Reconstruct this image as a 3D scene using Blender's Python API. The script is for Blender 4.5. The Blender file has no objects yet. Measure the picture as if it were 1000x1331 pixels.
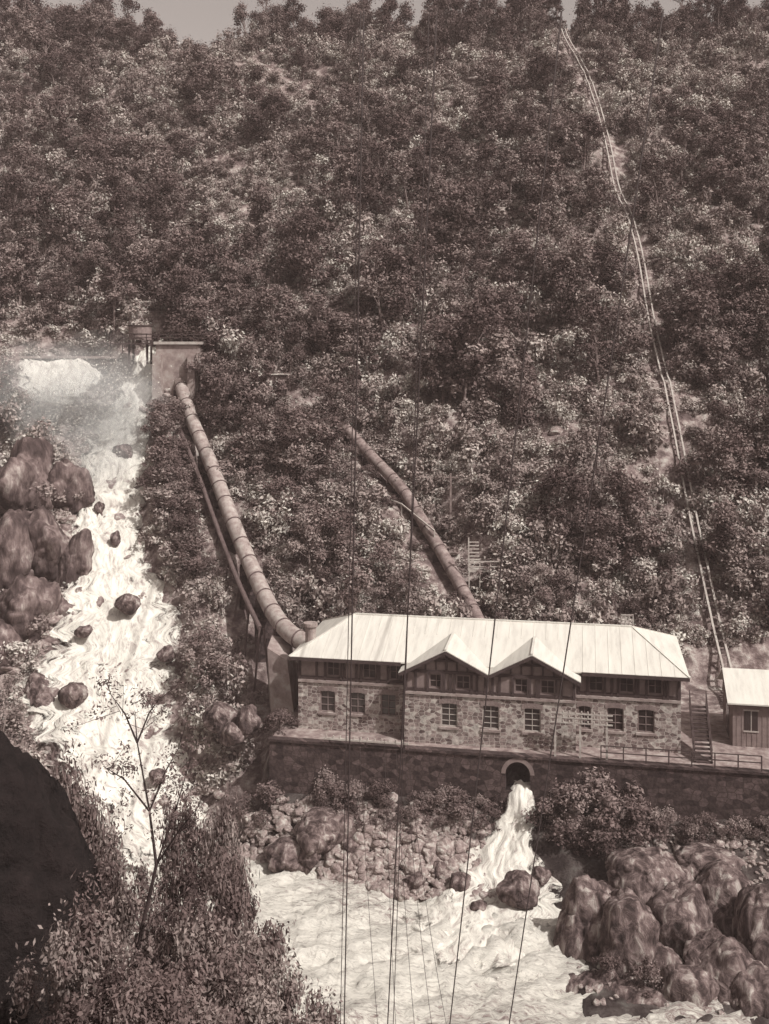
import bpy, math, random, numpy as np
from mathutils import Vector, noise, Matrix
random.seed(7); rng=np.random.default_rng(7)
sc=bpy.context.scene
COL=sc.collection
def T(v):
    t=min(v/0.45,1.0)
    return (v*(1.34*(1-t)+1.05*t), v*(0.89*(1-t)+1.0*t), v*(0.87*(1-t)+0.91*t),1)
# ------------------------------------------------------------- materials
def new_mat(name):
    m=bpy.data.materials.new(name); m.use_nodes=True
    nt=m.node_tree; b=nt.nodes['Principled BSDF']; b.inputs['Specular IOR Level'].default_value=0.2
    return m,nt,b
def ramp(nt,stops):
    r=nt.nodes.new('ShaderNodeValToRGB'); e=r.color_ramp.elements
    while len(e)<len(stops): e.new(0.5)
    for el,(p,v) in zip(e,stops):
        el.position=p; el.color=T(v)
    return r
def mat(name,stops,scale=1.0,detail=8,rough=0.85,bump=0.3,bdist=0.05,stretch=(1,1,1),rot=(0,0,0),distort=0.0,bscale=None,spec=0.2,attr=None):
    m,nt,b=new_mat(name); b.inputs['Specular IOR Level'].default_value=spec
    tc=nt.nodes.new('ShaderNodeTexCoord'); mp=nt.nodes.new('ShaderNodeMapping')
    mp.inputs['Scale'].default_value=stretch; mp.inputs['Rotation'].default_value=rot
    n=nt.nodes.new('ShaderNodeTexNoise'); n.inputs['Scale'].default_value=scale; n.inputs['Detail'].default_value=detail
    n.inputs['Roughness'].default_value=0.65; n.inputs['Distortion'].default_value=distort
    r=ramp(nt,stops); L=nt.links.new
    if attr:
        at=nt.nodes.new('ShaderNodeAttribute'); at.attribute_name=attr; L(at.outputs['Vector'],mp.inputs['Vector'])
    else: L(tc.outputs['Object'],mp.inputs['Vector'])
    L(mp.outputs[0],n.inputs['Vector']); L(n.outputs[0],r.inputs[0]); L(r.outputs[0],b.inputs['Base Color'])
    b.inputs['Roughness'].default_value=rough
    if bump:
        bp=nt.nodes.new('ShaderNodeBump'); bp.inputs['Strength'].default_value=bump; bp.inputs['Distance'].default_value=bdist
        if bscale:
            n2=nt.nodes.new('ShaderNodeTexNoise'); n2.inputs['Scale'].default_value=bscale; n2.inputs['Detail'].default_value=6
            L(mp.outputs[0],n2.inputs['Vector']); L(n2.outputs[0],bp.inputs['Height'])
        else: L(n.outputs[0],bp.inputs['Height'])
        L(bp.outputs[0],b.inputs['Normal'])
    return m
def stone_mat(name,lo,hi,mortar,cells=2.4):
    m,nt,b=new_mat(name); L=nt.links.new
    tc=nt.nodes.new('ShaderNodeTexCoord'); sp=nt.nodes.new('ShaderNodeSeparateXYZ'); ad=nt.nodes.new('ShaderNodeMath'); cb=nt.nodes.new('ShaderNodeCombineXYZ')
    zz=nt.nodes.new('ShaderNodeMath'); zz.operation='MULTIPLY'; zz.inputs[1].default_value=1.55
    L(tc.outputs['Object'],sp.inputs[0]); L(sp.outputs[0],ad.inputs[0]); L(sp.outputs[1],ad.inputs[1]); L(ad.outputs[0],cb.inputs[0]); L(sp.outputs[2],zz.inputs[0]); L(zz.outputs[0],cb.inputs[1])
    v1=nt.nodes.new('ShaderNodeTexVoronoi'); v1.inputs['Scale'].default_value=cells; v1.inputs['Randomness'].default_value=.7; v1.voronoi_dimensions='2D'
    v2=nt.nodes.new('ShaderNodeTexVoronoi'); v2.feature='DISTANCE_TO_EDGE'; v2.inputs['Scale'].default_value=cells; v2.inputs['Randomness'].default_value=.7; v2.voronoi_dimensions='2D'
    L(cb.outputs[0],v1.inputs['Vector']); L(cb.outputs[0],v2.inputs['Vector'])
    s2=nt.nodes.new('ShaderNodeSeparateXYZ'); L(v1.outputs['Color'],s2.inputs[0]); r1=ramp(nt,[(0,lo),(.5,(lo+hi)*.42),(1,hi)]); L(s2.outputs[0],r1.inputs[0])
    n2=nt.nodes.new('ShaderNodeTexNoise'); n2.inputs['Scale'].default_value=5; n2.inputs['Detail'].default_value=9; L(tc.outputs['Object'],n2.inputs['Vector'])
    r=nt.nodes.new('ShaderNodeMapRange'); r.inputs[1].default_value=.3; r.inputs[2].default_value=.7; r.inputs[3].default_value=0.55; r.inputs[4].default_value=1.35; L(n2.outputs[0],r.inputs[0])
    mm=nt.nodes.new('ShaderNodeVectorMath'); mm.operation='SCALE'; L(r1.outputs[0],mm.inputs[0]); L(r.outputs[0],mm.inputs['Scale'])
    mk=nt.nodes.new('ShaderNodeMapRange'); mk.inputs[1].default_value=.03; mk.inputs[2].default_value=.075; L(v2.outputs['Distance'],mk.inputs[0])
    mx=nt.nodes.new('ShaderNodeMix'); mx.data_type='RGBA'; L(mk.outputs[0],mx.inputs['Factor']); mx.inputs[6].default_value=T(mortar); L(mm.outputs[0],mx.inputs[7]); L(mx.outputs[2],b.inputs['Base Color'])
    bp=nt.nodes.new('ShaderNodeBump'); bp.inputs['Strength'].default_value=.8; bp.inputs['Distance'].default_value=.05; L(n2.outputs[0],bp.inputs['Height']); L(bp.outputs[0],b.inputs['Normal'])
    b.inputs['Roughness'].default_value=.9
    return m
def leaf_mat(name,lo,hi,trans=0.25,rw=0.45):
    m=bpy.data.materials.new(name); m.use_nodes=True; nt=m.node_tree; nt.nodes.clear(); L=nt.links.new
    o=nt.nodes.new('ShaderNodeOutputMaterial'); a=nt.nodes.new('ShaderNodeAttribute'); a.attribute_name='tone'
    oi=nt.nodes.new('ShaderNodeObjectInfo')
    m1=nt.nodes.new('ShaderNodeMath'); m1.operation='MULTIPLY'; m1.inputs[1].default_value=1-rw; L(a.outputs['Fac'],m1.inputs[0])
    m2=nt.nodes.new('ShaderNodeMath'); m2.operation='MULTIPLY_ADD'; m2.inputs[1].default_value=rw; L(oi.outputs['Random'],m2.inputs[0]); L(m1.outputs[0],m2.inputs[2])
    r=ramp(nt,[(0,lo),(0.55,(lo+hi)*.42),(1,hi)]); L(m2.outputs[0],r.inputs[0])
    d=nt.nodes.new('ShaderNodeBsdfDiffuse'); L(r.outputs[0],d.inputs[0])
    if trans:
        t=nt.nodes.new('ShaderNodeBsdfTranslucent'); g=nt.nodes.new('ShaderNodeMixShader'); g.inputs[0].default_value=trans
        L(r.outputs[0],t.inputs[0]); L(d.outputs[0],g.inputs[1]); L(t.outputs[0],g.inputs[2]); L(g.outputs[0],o.inputs[0])
    else: L(d.outputs[0],o.inputs[0])
    return m
M_ground=mat('hillside_soil',[(0.3,0.05),(0.46,0.12),(0.57,0.26),(0.72,0.48)],scale=.9,detail=8,bump=.9,bdist=.5)
def darken_ground():  # scales the soil colour down where the vertex mask is high
    nt=M_ground.node_tree; L=nt.links.new; r=[k for k in nt.nodes if k.type=='VALTORGB'][0]; b=nt.nodes['Principled BSDF']
    at=nt.nodes.new('ShaderNodeAttribute'); at.attribute_name='ground_dark'
    mr=nt.nodes.new('ShaderNodeMapRange'); mr.inputs[3].default_value=1; mr.inputs[4].default_value=.25; L(at.outputs['Fac'],mr.inputs[0])
    s=nt.nodes.new('ShaderNodeVectorMath'); s.operation='SCALE'; L(r.outputs[0],s.inputs[0]); L(mr.outputs[0],s.inputs['Scale']); L(s.outputs[0],b.inputs['Base Color'])
darken_ground()
M_rock=mat('river_rock',[(0.3,0.08),(0.5,0.22),(0.7,0.46)],scale=1.6,detail=8,bump=.7,bdist=.15)
M_boulder=mat('granite_boulder',[(0.36,0.02),(0.46,0.06),(0.56,0.15),(0.68,0.38)],scale=1.5,detail=13,bump=1.0,bdist=.3,distort=.5,stretch=(1,1,.5))
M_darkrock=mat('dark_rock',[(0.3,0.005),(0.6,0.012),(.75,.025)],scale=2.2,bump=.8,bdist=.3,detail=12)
M_cliff=mat('cliff_rock',[(0.34,0.02),(0.48,0.06),(0.58,0.14),(0.7,0.34)],scale=.8,detail=13,bump=1.0,bdist=.4,stretch=(1,1,.4))
M_bark=mat('bark',[(0.3,0.08),(0.7,0.24)],scale=3,bump=0,detail=2)
M_barkd=mat('dark_bark',[(0.3,0.02),(0.7,0.05)],scale=3,bump=0,detail=2)
M_tree=leaf_mat('eucalypt_leaves',.028,.27,0,.5)
M_shrub=leaf_mat('scrub_leaves',.06,.56,0,.5)
M_bracken=leaf_mat('bracken_leaves',.15,.60,0)
M_bush=leaf_mat('bank_bush_leaves',.03,.25,0)
M_fore=leaf_mat('near_bush_leaves',.035,.30,.2)
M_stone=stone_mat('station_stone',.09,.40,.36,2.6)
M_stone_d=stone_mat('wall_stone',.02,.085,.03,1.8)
M_roof=mat('painted_iron',[(0.3,0.44),(0.5,.54),(0.7,0.60)],scale=.8,stretch=(3,.4,1),bump=.1,rough=.6)
M_panel=mat('plaster_panel',[(0.3,0.12),(0.7,0.22)],scale=2)
M_timber=mat('dark_timber',[(0.3,0.03),(0.7,0.06)],scale=3)
M_trim=mat('pale_trim',[(0.3,0.28),(0.7,0.40)],scale=3)
M_glass,_n,_b=new_mat('window_glass'); _b.inputs['Base Color'].default_value=T(.03); _b.inputs['Roughness'].default_value=.15; _b.inputs['Specular IOR Level'].default_value=.5
M_conc=mat('concrete',[(0.3,0.14),(0.5,.24),(0.7,0.36)],scale=1.2,bump=.4)
M_pipe=mat('riveted_pipe',[(0.3,0.15),(0.5,0.28),(0.72,0.42)],scale=1.8,rough=.65,bump=.3,detail=12)
M_pipe2=mat('weathered_pipe',[(0.3,0.08),(0.5,0.18),(0.72,0.32)],scale=1.8,rough=.7,bump=.3,detail=12)
M_pipeband=mat('pipe_band',[(0.3,0.06),(0.7,0.12)],scale=2)
M_wood=mat('weathered_timber',[(0.3,0.26),(0.7,0.44)],scale=2)
M_sleeper=mat('sleeper_timber',[(0.3,0.10),(0.7,0.24)],scale=2)
M_gravel=mat('gravel',[(0.35,0.10),(0.5,.2),(0.7,0.36)],scale=1.2,bump=.5)
M_wire,_n,_b=new_mat('steel_cable'); _b.inputs['Base Color'].default_value=T(.02); _b.inputs['Roughness'].default_value=.6
M_fleck,_n,_b=new_mat('mist_fleck'); _b.inputs['Base Color'].default_value=T(.72); _b.inputs['Roughness'].default_value=.9  # white surface of the flecks added to brighten the mist
# ------------------------------------------------------------- mesh builder
class MB:
    def __init__(s): s.v=[]; s.f=[]; s.m=[]
    def add(s,vs,fs,mi=0):
        o=len(s.v); s.v+= [tuple(p) for p in vs]; s.f+=[tuple(i+o for i in f) for f in fs]; s.m+=[mi]*len(fs)
    def quad(s,a,b,c,d,mi=0): s.add([a,b,c,d],[(0,1,2,3)],mi)
    def box(s,x0,x1,y0,y1,z0,z1,mi=0):
        s.add([(x0,y0,z0),(x1,y0,z0),(x1,y1,z0),(x0,y1,z0),(x0,y0,z1),(x1,y0,z1),(x1,y1,z1),(x0,y1,z1)],
              [(0,3,2,1),(4,5,6,7),(0,1,5,4),(1,2,6,5),(2,3,7,6),(3,0,4,7)],mi)
    def beam(s,a,b,w,h=None,mi=0):
        a=Vector(a);b=Vector(b);d=(b-a).normalized(); h=h or w
        up=Vector((0,0,1)) if abs(d.z)<.95 else Vector((0,1,0))
        sx=d.cross(up).normalized()*w/2; sz=sx.normalized().cross(d)*h/2
        vs=[p+q for p in(a,b) for q in(-sx-sz,sx-sz,sx+sz,-sx+sz)]
        s.add(vs,[(0,1,2,3),(7,6,5,4),(0,4,5,1),(1,5,6,2),(2,6,7,3),(3,7,4,0)],mi)
    def tube(s,pts,rad,seg=8,mi=0,cap=True):
        pts=[Vector(p) for p in pts]; n=len(pts)
        if not hasattr(rad,'__len__'): rad=[rad]*n
        vs=[]
        for i,p in enumerate(pts):
            d=(pts[min(i+1,n-1)]-pts[max(i-1,0)]).normalized()
            up=Vector((0,1,0)) if abs(d.y)<.9 else Vector((1,0,0))
            a=d.cross(up).normalized(); b=d.cross(a)
            for k in range(seg):
                t=2*math.pi*k/seg; vs.append(p+(a*math.cos(t)+b*math.sin(t))*rad[i])
        fs=[(i*seg+k,i*seg+(k+1)%seg,(i+1)*seg+(k+1)%seg,(i+1)*seg+k) for i in range(n-1) for k in range(seg)]
        if cap: fs+=[tuple(range(seg)),tuple(reversed(range((n-1)*seg,n*seg)))]
        s.add(vs,fs,mi)
    def obj(s,name,mats,parent=None,smooth=False,coll=None):
        me=bpy.data.meshes.new(name); me.from_pydata(s.v,[],s.f)
        for m in mats: me.materials.append(m)
        me.polygons.foreach_set('material_index',s.m)
        if smooth: me.polygons.foreach_set('use_smooth',[True]*len(s.f))
        me.update(); o=bpy.data.objects.new(name,me); (coll or COL).objects.link(o)
        if parent: o.parent=parent
        return o
def empty(name,loc=(0,0,0),rz=0):
    e=bpy.data.objects.new(name,None); e.empty_display_size=.5; COL.objects.link(e); e.location=loc; e.rotation_euler=(0,0,rz); return e
def ss(a,b,x):
    t=max(0,min(1,(x-a)/(b-a))); return t*t*(3-2*t)
def lerp(a,b,t): return a+(b-a)*t
# ------------------------------------------------------------- layout paths (metres)
PIPE1=[(-22.8,119,32.1),(-20.2,113,27.8),(-17.2,107,23.7),(-14.1,100.5,19.0),(-11.5,95,15.5),(-9.0,89,13.2),(-6.8,85,12.4),(-4.5,84.2,12.0)]
PIPE2=[(-4.5,115,27.2),(-1.6,111,24.4),(1.5,107,21.6),(3.3,104,19.2),(5.4,100,16.2),(7.2,96,13.3),(8.4,92,11.2),(8.6,88,10)]
FALL=[(-26.8,124,35.3,2.4),(-27.2,120,31.6,4.2),(-28.0,116,28.0,6.6),(-27.4,109,22.4,6.8),(-26.2,102,17.2,6.4),(-23.5,95,11.7,10.8),(-23.2,90,8.4,12),(-22.0,85.5,5.6,11),(-18.6,81,3.0,9),(-16.4,77.5,0.9,8.5),(-12.5,74.5,0.15,7),(-10,72,-.3,6)]
FALL2=[(-36.5,122.2,33.9,9.5),(-35.8,120.8,31.5,10),(-34.0,117.5,28.6,8.5),(-31.5,114,26.4,6),(-29,110,23.2,4)]
FALL3=[(-25.5,91,9.0,3.5),(-28.5,87.5,6.6,3.8),(-30.0,83,3.8,3.8),(-30,78,.4,4.0)]
TAIL=[(9.7,75.6,5.0,1.5),(9.5,74.3,4.6,1.6),(9.0,73.3,3.0,2.2),(8.2,71.8,1.7,5.0),(7.6,70,0.8,7.6),(7.0,67.5,0.3,9),(6.2,64.5,0.05,10),(5.4,61,-.1,10),(4.6,58,-.6,9)]
TRAMXY=[(32.2,194),(34.0,179.5),(33.7,162.8),(33.1,152),(33.0,140),(31.5,126),(30.6,112.9),(29.8,103),(29.1,95.9),(28.4,89),(27.5,84)]
def pdist(path,x,y):
    best=1e9;bi=None
    for i in range(len(path)-1):
        ax,ay=path[i][0],path[i][1]; bx,by=path[i+1][0],path[i+1][1]
        dx,dy=bx-ax,by-ay; t=((x-ax)*dx+(y-ay)*dy)/(dx*dx+dy*dy); t=max(0,min(1,t))
        d=math.hypot(x-ax-t*dx,y-ay-t*dy)
        if d<best: best=d;bi=(i,t)
    i,t=bi
    return best,[lerp(a,b,t) for a,b in zip(path[i],path[i+1])]
def N(x,y,s,o=0): return noise.noise(Vector((x*s+o,y*s-o,o*.7)))
def yfront(x): return 80-(x+6.4)*0.184
def H(x,y):
    if y<50:
        z=33-0.68*y if y>0 else 33-0.4*max(y,-120)
        z+=N(x,y,.12,3)*1.0*ss(50,30,y)+N(x,y,.5,5)*.3
        return max(z,-1.3)
    base=0.8*y-64.5
    ridge=194+N(x,0,.03,9)*4
    if y>ridge: base=0.8*ridge-64.5-0.12*(y-ridge) if y<ridge+200 else 0.8*ridge-88.5
    if y<90: base=7.5-(90-y)*0.577
    hill=base+ (N(x,y,.06,1)*2.8+N(x,y,.17,2)*1.8+N(x,y,.6,4)*.6)*ss(86,100,y)*ss(250,185,y)+N(x,y,.35,6)*.5*ss(78,84,y)
    ye=lerp(min(77,max(60,71.6-0.45*x)),57,ss(8.8,11,x))+N(x,y,.25,7)*.8
    yw=yfront(x)-1.35
    if -10<x<60:
        if y>=yw:
            k=ss(-10,-7.5,x)
            terr=7.02
            if y>89: terr=lerp(7.02,max(7.02,hill),ss(89,92,y))
            z=lerp(hill,terr,k)
        else:
            zt=3.6+N(x,y,.3,8)*.6
            f=max(0,min(1,(y-ye)/(yw-1-ye))) if y>ye else 0
            z=lerp(0.0,zt,f**lerp(.8,2.6,ss(8.8,11,x))) if y>ye else -1.3*ss(ye,ye-2.5,y)
            z=lerp(hill if y>77 else z,z,ss(-10,-7.5,x))
            z+=N(x,y,.9,2)*.25
    else:
        z=hill
        if y<ye: z=-1.3*ss(ye,ye-2.5,y)
        elif y<77: z=max(z,0)+0.1
    if 60<y<128:
        if x<-10 :
            for F,hh in ((FALL2,0.3),(FALL3,.6),(FALL,1.2)):
                d,p=pdist(F,x,y); w=p[3]/2
                if d<w+5:
                    z=lerp(min(z,p[2]-.35-.3*N(x,y,.8,3)),z+hh*ss(w+5,w+2,d),ss(w*.9,w+1.6,d))
        if 2<x<14 and y<76:
            d,p=pdist(TAIL,x,y); w=p[3]/2
            if d<w+1.2: z=lerp(min(z,p[2]-.35),z,ss(w*.8,w+1.2,d))
        if -30<x<14 and y>83:
            for P in (PIPE1,PIPE2):
                d,p=pdist(P,x,y)
                if d<5: z=lerp(min(z,p[2]-1.3),z,ss(1.6,5,d))
    return z
# ------------------------------------------------------------- terrain
def axis(a,b,st,lo,hi):
    c=list(np.arange(a,b+1e-6,st)); s=st; v=a; L=[]
    while v>lo: s*=1.35; v-=s; L.append(v)
    s=st; v=c[-1]; R=[]
    while v<hi: s*=1.35; v+=s; R.append(v)
    return L[::-1]+c+R
xs=axis(-62,66,.8,-1500,1500); ys=axis(4,200,.8,-1200,2500)
mb=MB(); nx=len(xs)
mb.v=[(x,y,H(x,y)) for y in ys for x in xs]
mb.f=[(j*nx+i,j*nx+i+1,(j+1)*nx+i+1,(j+1)*nx+i) for j in range(len(ys)-1) for i in range(nx-1)]
mb.m=[0]*len(mb.f)
terr=mb.obj('hillside_terrain',[M_ground],smooth=True)
at=terr.data.attributes.new('ground_dark','FLOAT','POINT'); at.data.foreach_set('value',[(1.0 if v[1]<60 else ss(0,1,1-(v[1]-(yfront(v[0])-1.5))/3)) if v[0]>-9 else ss(84,76,v[1])*.7 for v in mb.v])  # darker soil below the terrace, towards the river and on the near bank
# ------------------------------------------------------------- water
M_river=mat('river_water',[(0.35,.09),(0.44,.22),(0.52,.42),(0.60,.60),(.76,.70)],scale=1.7,detail=13,rough=.85,bump=1.0,bdist=.2,stretch=(.55,1.9,1),rot=(0,0,math.radians(24)),distort=1.8,spec=.12)
nt=M_river.node_tree
n=[k for k in nt.nodes if k.type=='TEX_NOISE'][0]; r=[k for k in nt.nodes if k.type=='VALTORGB'][0]; n.inputs['Roughness'].default_value=.76
at=nt.nodes.new('ShaderNodeAttribute'); at.attribute_name='foam'
ad=nt.nodes.new('ShaderNodeMath'); ad.operation='MULTIPLY_ADD'; ad.inputs[1].default_value=.14; nt.links.new(at.outputs['Fac'],ad.inputs[0]); nt.links.new(n.outputs[0],ad.inputs[2]); nt.links.new(ad.outputs[0],r.inputs[0])
M_fall=mat('white_water',[(0.29,.14),(0.40,.36),(0.49,.56),(0.62,.70)],scale=1.0,detail=12,rough=.9,bump=.8,bdist=.12,stretch=(3.0,.9,1),distort=.7,spec=.1,attr='flow')
nt=M_fall.node_tree; L=nt.links.new; pb=nt.nodes['Principled BSDF']
[k for k in nt.nodes if k.type=='TEX_NOISE'][0].inputs['Roughness'].default_value=.74
at=nt.nodes.new('ShaderNodeAttribute'); at.attribute_name='edge'
fa=nt.nodes.new('ShaderNodeAttribute'); fa.attribute_name='flow'
mp=nt.nodes.new('ShaderNodeMapping'); mp.inputs['Scale'].default_value=(1.5,.6,1); L(fa.outputs['Vector'],mp.inputs[0])
nn=nt.nodes.new('ShaderNodeTexNoise'); nn.inputs['Scale'].default_value=1.0; nn.inputs['Detail'].default_value=6; nn.inputs['Roughness'].default_value=.72; L(mp.outputs[0],nn.inputs['Vector'])
ma=nt.nodes.new('ShaderNodeMath'); ma.operation='MULTIPLY_ADD'; ma.inputs[1].default_value=-.30; L(at.outputs['Fac'],ma.inputs[0]); L(nn.outputs[0],ma.inputs[2])
mr=nt.nodes.new('ShaderNodeMapRange'); mr.inputs[1].default_value=.29; mr.inputs[2].default_value=.39; L(ma.outputs[0],mr.inputs[0]); L(mr.outputs[0],pb.inputs['Alpha'])
mb=MB(); xs2=np.arange(-70,70,.38); ys2=np.arange(46,79.5,.32); foam=[]
cr_,sr_=math.cos(math.radians(-24)),math.sin(math.radians(-24))
for y in ys2:
    for x in xs2:
        a=.7*(1-.4*ss(0,-12,x))
        u=x*cr_-y*sr_; v=x*sr_+y*cr_
        z=noise.noise(Vector((u*.25,v*.75,3)))*a+(.5-abs(noise.noise(Vector((u*.6,v*1.5,5)))))*a*.7-.2+noise.noise(Vector((u*1.6,v*3.2,9)))*a*.35
        f=math.exp(-((x-5.6)/5)**2-((y-64.5)/7)**2)+.9*math.exp(-((x+11)/5)**2-((y-73)/3.5)**2)+.6*max(0,N(x,y,.14,21)+.18)*2
        z+=f*.3*N(x,y,1.1,9)+.1*f+f*.25*N(x,y,2.4,4)
        mb.v.append((x,y,z)); foam.append(min(1,f))
n2=len(xs2)
mb.f=[(j*n2+i,j*n2+i+1,(j+1)*n2+i+1,(j+1)*n2+i) for j in range(len(ys2)-1) for i in range(n2-1)]; mb.m=[0]*len(mb.f)
o=mb.obj('river',[M_river],smooth=True); at=o.data.attributes.new('foam','FLOAT','POINT'); at.data.foreach_set('value',foam)
def ribbon(name,path,m,step=.25,across=48,amp=.5,steps=0.0):
    pts=[];
    for i in range(len(path)-1):
        a,b=path[i],path[i+1]; n=max(2,int(math.dist(a[:3],b[:3])/step))
        for k in range(n): pts.append([lerp(p,q,k/n) for p,q in zip(a,b)])
    pts.append(list(path[-1]))
    P=np.array(pts); 
    for c in (0,1,3):
        P[:,c]=np.convolve(np.pad(P[:,c],5,'edge'),np.ones(11)/11,'valid')
    mb=MB(); n=len(P); fl=[]; ed=[]
    for i in range(n):
        x,y,z,w=P[i]; d=P[min(i+1,n-1)]-P[max(i-1,0)]; L=math.hypot(d[0],d[1]); px,py=-d[1]/L,d[0]/L
        V_=i*step
        for k in range(across+1):
            t=(k/across-.5)*2; side=3 if t>0 else -3
            ww=w/2*(1.15+.5*noise.noise(Vector((V_*.33,side,0)))+.35*noise.noise(Vector((V_*1.1,side,7))))
            X=x+px*t*ww; Y=y+py*t*ww; A_=t*w/2
            zz=z+amp*(.8*noise.noise(Vector((A_*.6,V_*.3,z*.2)))+.4*noise.noise(Vector((A_*2.4,V_*.9,2)))+.3*noise.noise(Vector((A_*5,V_*1.8,8))))+steps*math.sin(V_*1.2+3*noise.noise(Vector((A_*.4,V_*.15,0))))*.5
            zz-= .5*abs(t)**4
            mb.v.append((X,Y+ .3*noise.noise(Vector((X,z,4))),zz+.12)); fl+= [A_+.6*noise.noise(Vector((A_*.5,V_*.4,1))),V_,z*.1]; ed.append(max(abs(t)**3,ss(n-30,n-1,i)*1.4))
    A=across+1
    mb.f=[(i*A+k,i*A+k+1,(i+1)*A+k+1,(i+1)*A+k) for i in range(n-1) for k in range(across)]; mb.m=[0]*len(mb.f)
    o=mb.obj(name,[m],smooth=True); at=o.data.attributes.new('flow','FLOAT_VECTOR','POINT'); at.data.foreach_set('vector',fl)
    at=o.data.attributes.new('edge','FLOAT','POINT'); at.data.foreach_set('value',ed); return o
ribbon('waterfall',FALL,M_fall,amp=.55,steps=.45)
ribbon('tailrace_cascade',TAIL,M_fall,step=.2,amp=.5,steps=.2)
ribbon('waterfall',FALL2,M_fall,amp=.4,steps=.3)
ribbon('waterfall',FALL3,M_fall,amp=.4,steps=.3)
# ------------------------------------------------------------- prototypes
def leaf_cloud(clumps,n,size,asp=.5,out=.65):
    w=np.array([c[1][0]*c[1][2] for c in clumps]); idx=rng.choice(len(clumps),n,p=w/w.sum())
    C=np.array([c[0] for c in clumps])[idx]; R=np.array([c[1] for c in clumps])[idx]; tn=np.array([c[2] for c in clumps])[idx]
    d=rng.normal(size=(n,3)); d/=np.linalg.norm(d,axis=1)[:,None]; r=(rng.uniform(.3,1.0,n)+np.abs(rng.normal(size=n))*.28)[:,None]
    lump=1+.4*np.sin(d[:,0:1]*5+C[:,0:1]*3)*np.sin(d[:,2:3]*6+C[:,1:2]*3)
    P=C+d*R*r*lump
    nr=d*out+rng.normal(size=(n,3))*.55+np.array([0,0,.3]); nr/=np.linalg.norm(nr,axis=1)[:,None]
    a=np.cross(nr,rng.normal(size=(n,3))); a/=np.linalg.norm(a,axis=1)[:,None]; b=np.cross(nr,a)
    s=(size*rng.uniform(.5,1.5,n))[:,None]
    V=np.stack([P-a*s,P-b*s*asp,P+a*s,P+b*s*asp],1).reshape(-1,3)
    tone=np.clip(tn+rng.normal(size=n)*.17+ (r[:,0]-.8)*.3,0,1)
    return V,np.repeat(tone,4)
def foliage_obj(name,clumps,n,size,lm,trunk=None,tm=None,coll=None,asp=.5):
    V,tn=leaf_cloud(clumps,n,size,asp)
    tv,tf=([],[]) if trunk is None else (trunk.v,trunk.f)
    nv=len(V); me=bpy.data.meshes.new(name)
    me.from_pydata([tuple(v) for v in V]+tv,[],[(4*i,4*i+1,4*i+2,4*i+3) for i in range(n)]+[tuple(k+nv for k in f) for f in tf])
    me.materials.append(lm); me.materials.append(tm or M_bark)
    me.polygons.foreach_set('material_index',[0]*n+[1]*len(tf))
    at=me.attributes.new('tone','FLOAT','POINT'); at.data.foreach_set('value',list(tn)+[.5]*len(tv)); me.update()
    o=bpy.data.objects.new(name,me); (coll or COL).objects.link(o); return o
def tree_parts(h,cr,nc,low=.35,crs=1.0,lean_=.08,zs=(.6,.9)):
    tr=MB(); lean=Vector((random.uniform(-lean_,lean_),random.uniform(-lean_,lean_),1))
    top=lean*h*.85; tp=[Vector((0,0,-.6)),lean*h*.3+Vector((random.uniform(-.15,.15),0,0)),lean*h*.6+Vector((random.uniform(-.25,.25),random.uniform(-.2,.2),0)),top]
    tr.tube(tp,[h*.018,h*.013,h*.009,h*.005],6)
    cl=[]
    for i in range(nc):
        f=random.uniform(low,1.0); prof=math.sin(math.pi*min(1,max(.08,(f-low)/(1.02-low)))**.8)*.9+.15
        a=random.uniform(0,2*math.pi); rr=cr*prof*random.uniform(.2,1.2)
        c=lean*h*f; c=Vector((c.x+rr*math.cos(a),c.y+rr*math.sin(a),h*f))
        r=cr*random.uniform(.15,.44)*crs
        cl.append((tuple(c),(r,r,r*random.uniform(*zs)),random.uniform(.05,.95)))
        j=lean*h*max(.2,f-.22)
        tr.tube([j,(j+c)/2+Vector((0,0,-.1)),c],[h*.007,h*.004,h*.002],4)
    return cl,tr
def protocol(name): return bpy.data.collections.new(name)
def rock_mesh(name,sub,seed,m,sx=(1,1,1),amp=.35,coll=None,facet=0,planes=0,sharp=14):
    import bmesh
    R=random.Random(seed*17+3); pl=[]
    for i in range(planes):
        v=Vector((R.gauss(0,1),R.gauss(0,1),R.gauss(0,.8))).normalized(); pl.append((v,R.uniform(.62,.92)))
    bm=bmesh.new(); bmesh.ops.create_icosphere(bm,subdivisions=sub,radius=1)
    off=Vector((seed*3.1,seed*1.7,seed*.9))
    for v in bm.verts:
        p=v.co.copy(); k=1+amp*noise.noise(p*.9+off)+amp*.4*noise.noise(p*2.2+off)+amp*.18*noise.noise(p*6+off)+(amp*.1*noise.noise(p*13+off) if sub>4 else 0)
        if pl:
            s=1.0
            for nrm,dd in pl:
                c=nrm.dot(p)
                if c>.05: s+=(c/dd)**sharp
            k*=s**(-1/sharp)
        if facet:
            c=noise.voronoi(p*1.2+off*2)[0]; k-=facet*max(0,.09-(c[1]-c[0]))/.09
        v.co=Vector((p.x*sx[0],p.y*sx[1],p.z*sx[2]))*k
    me=bpy.data.meshes.new(name); bm.to_mesh(me); bm.free(); me.materials.append(m)
    if sub>=4: me.polygons.foreach_set('use_smooth',[True]*len(me.polygons))
    o=bpy.data.objects.new(name,me); (coll or COL).objects.link(o); return o
C_tree=protocol('eucalypt_kinds'); C_shrub=protocol('scrub_kinds'); C_brack=protocol('bracken_kinds'); C_rock=protocol('rubble_kinds'); C_bush=protocol('bush_kinds')
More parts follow.
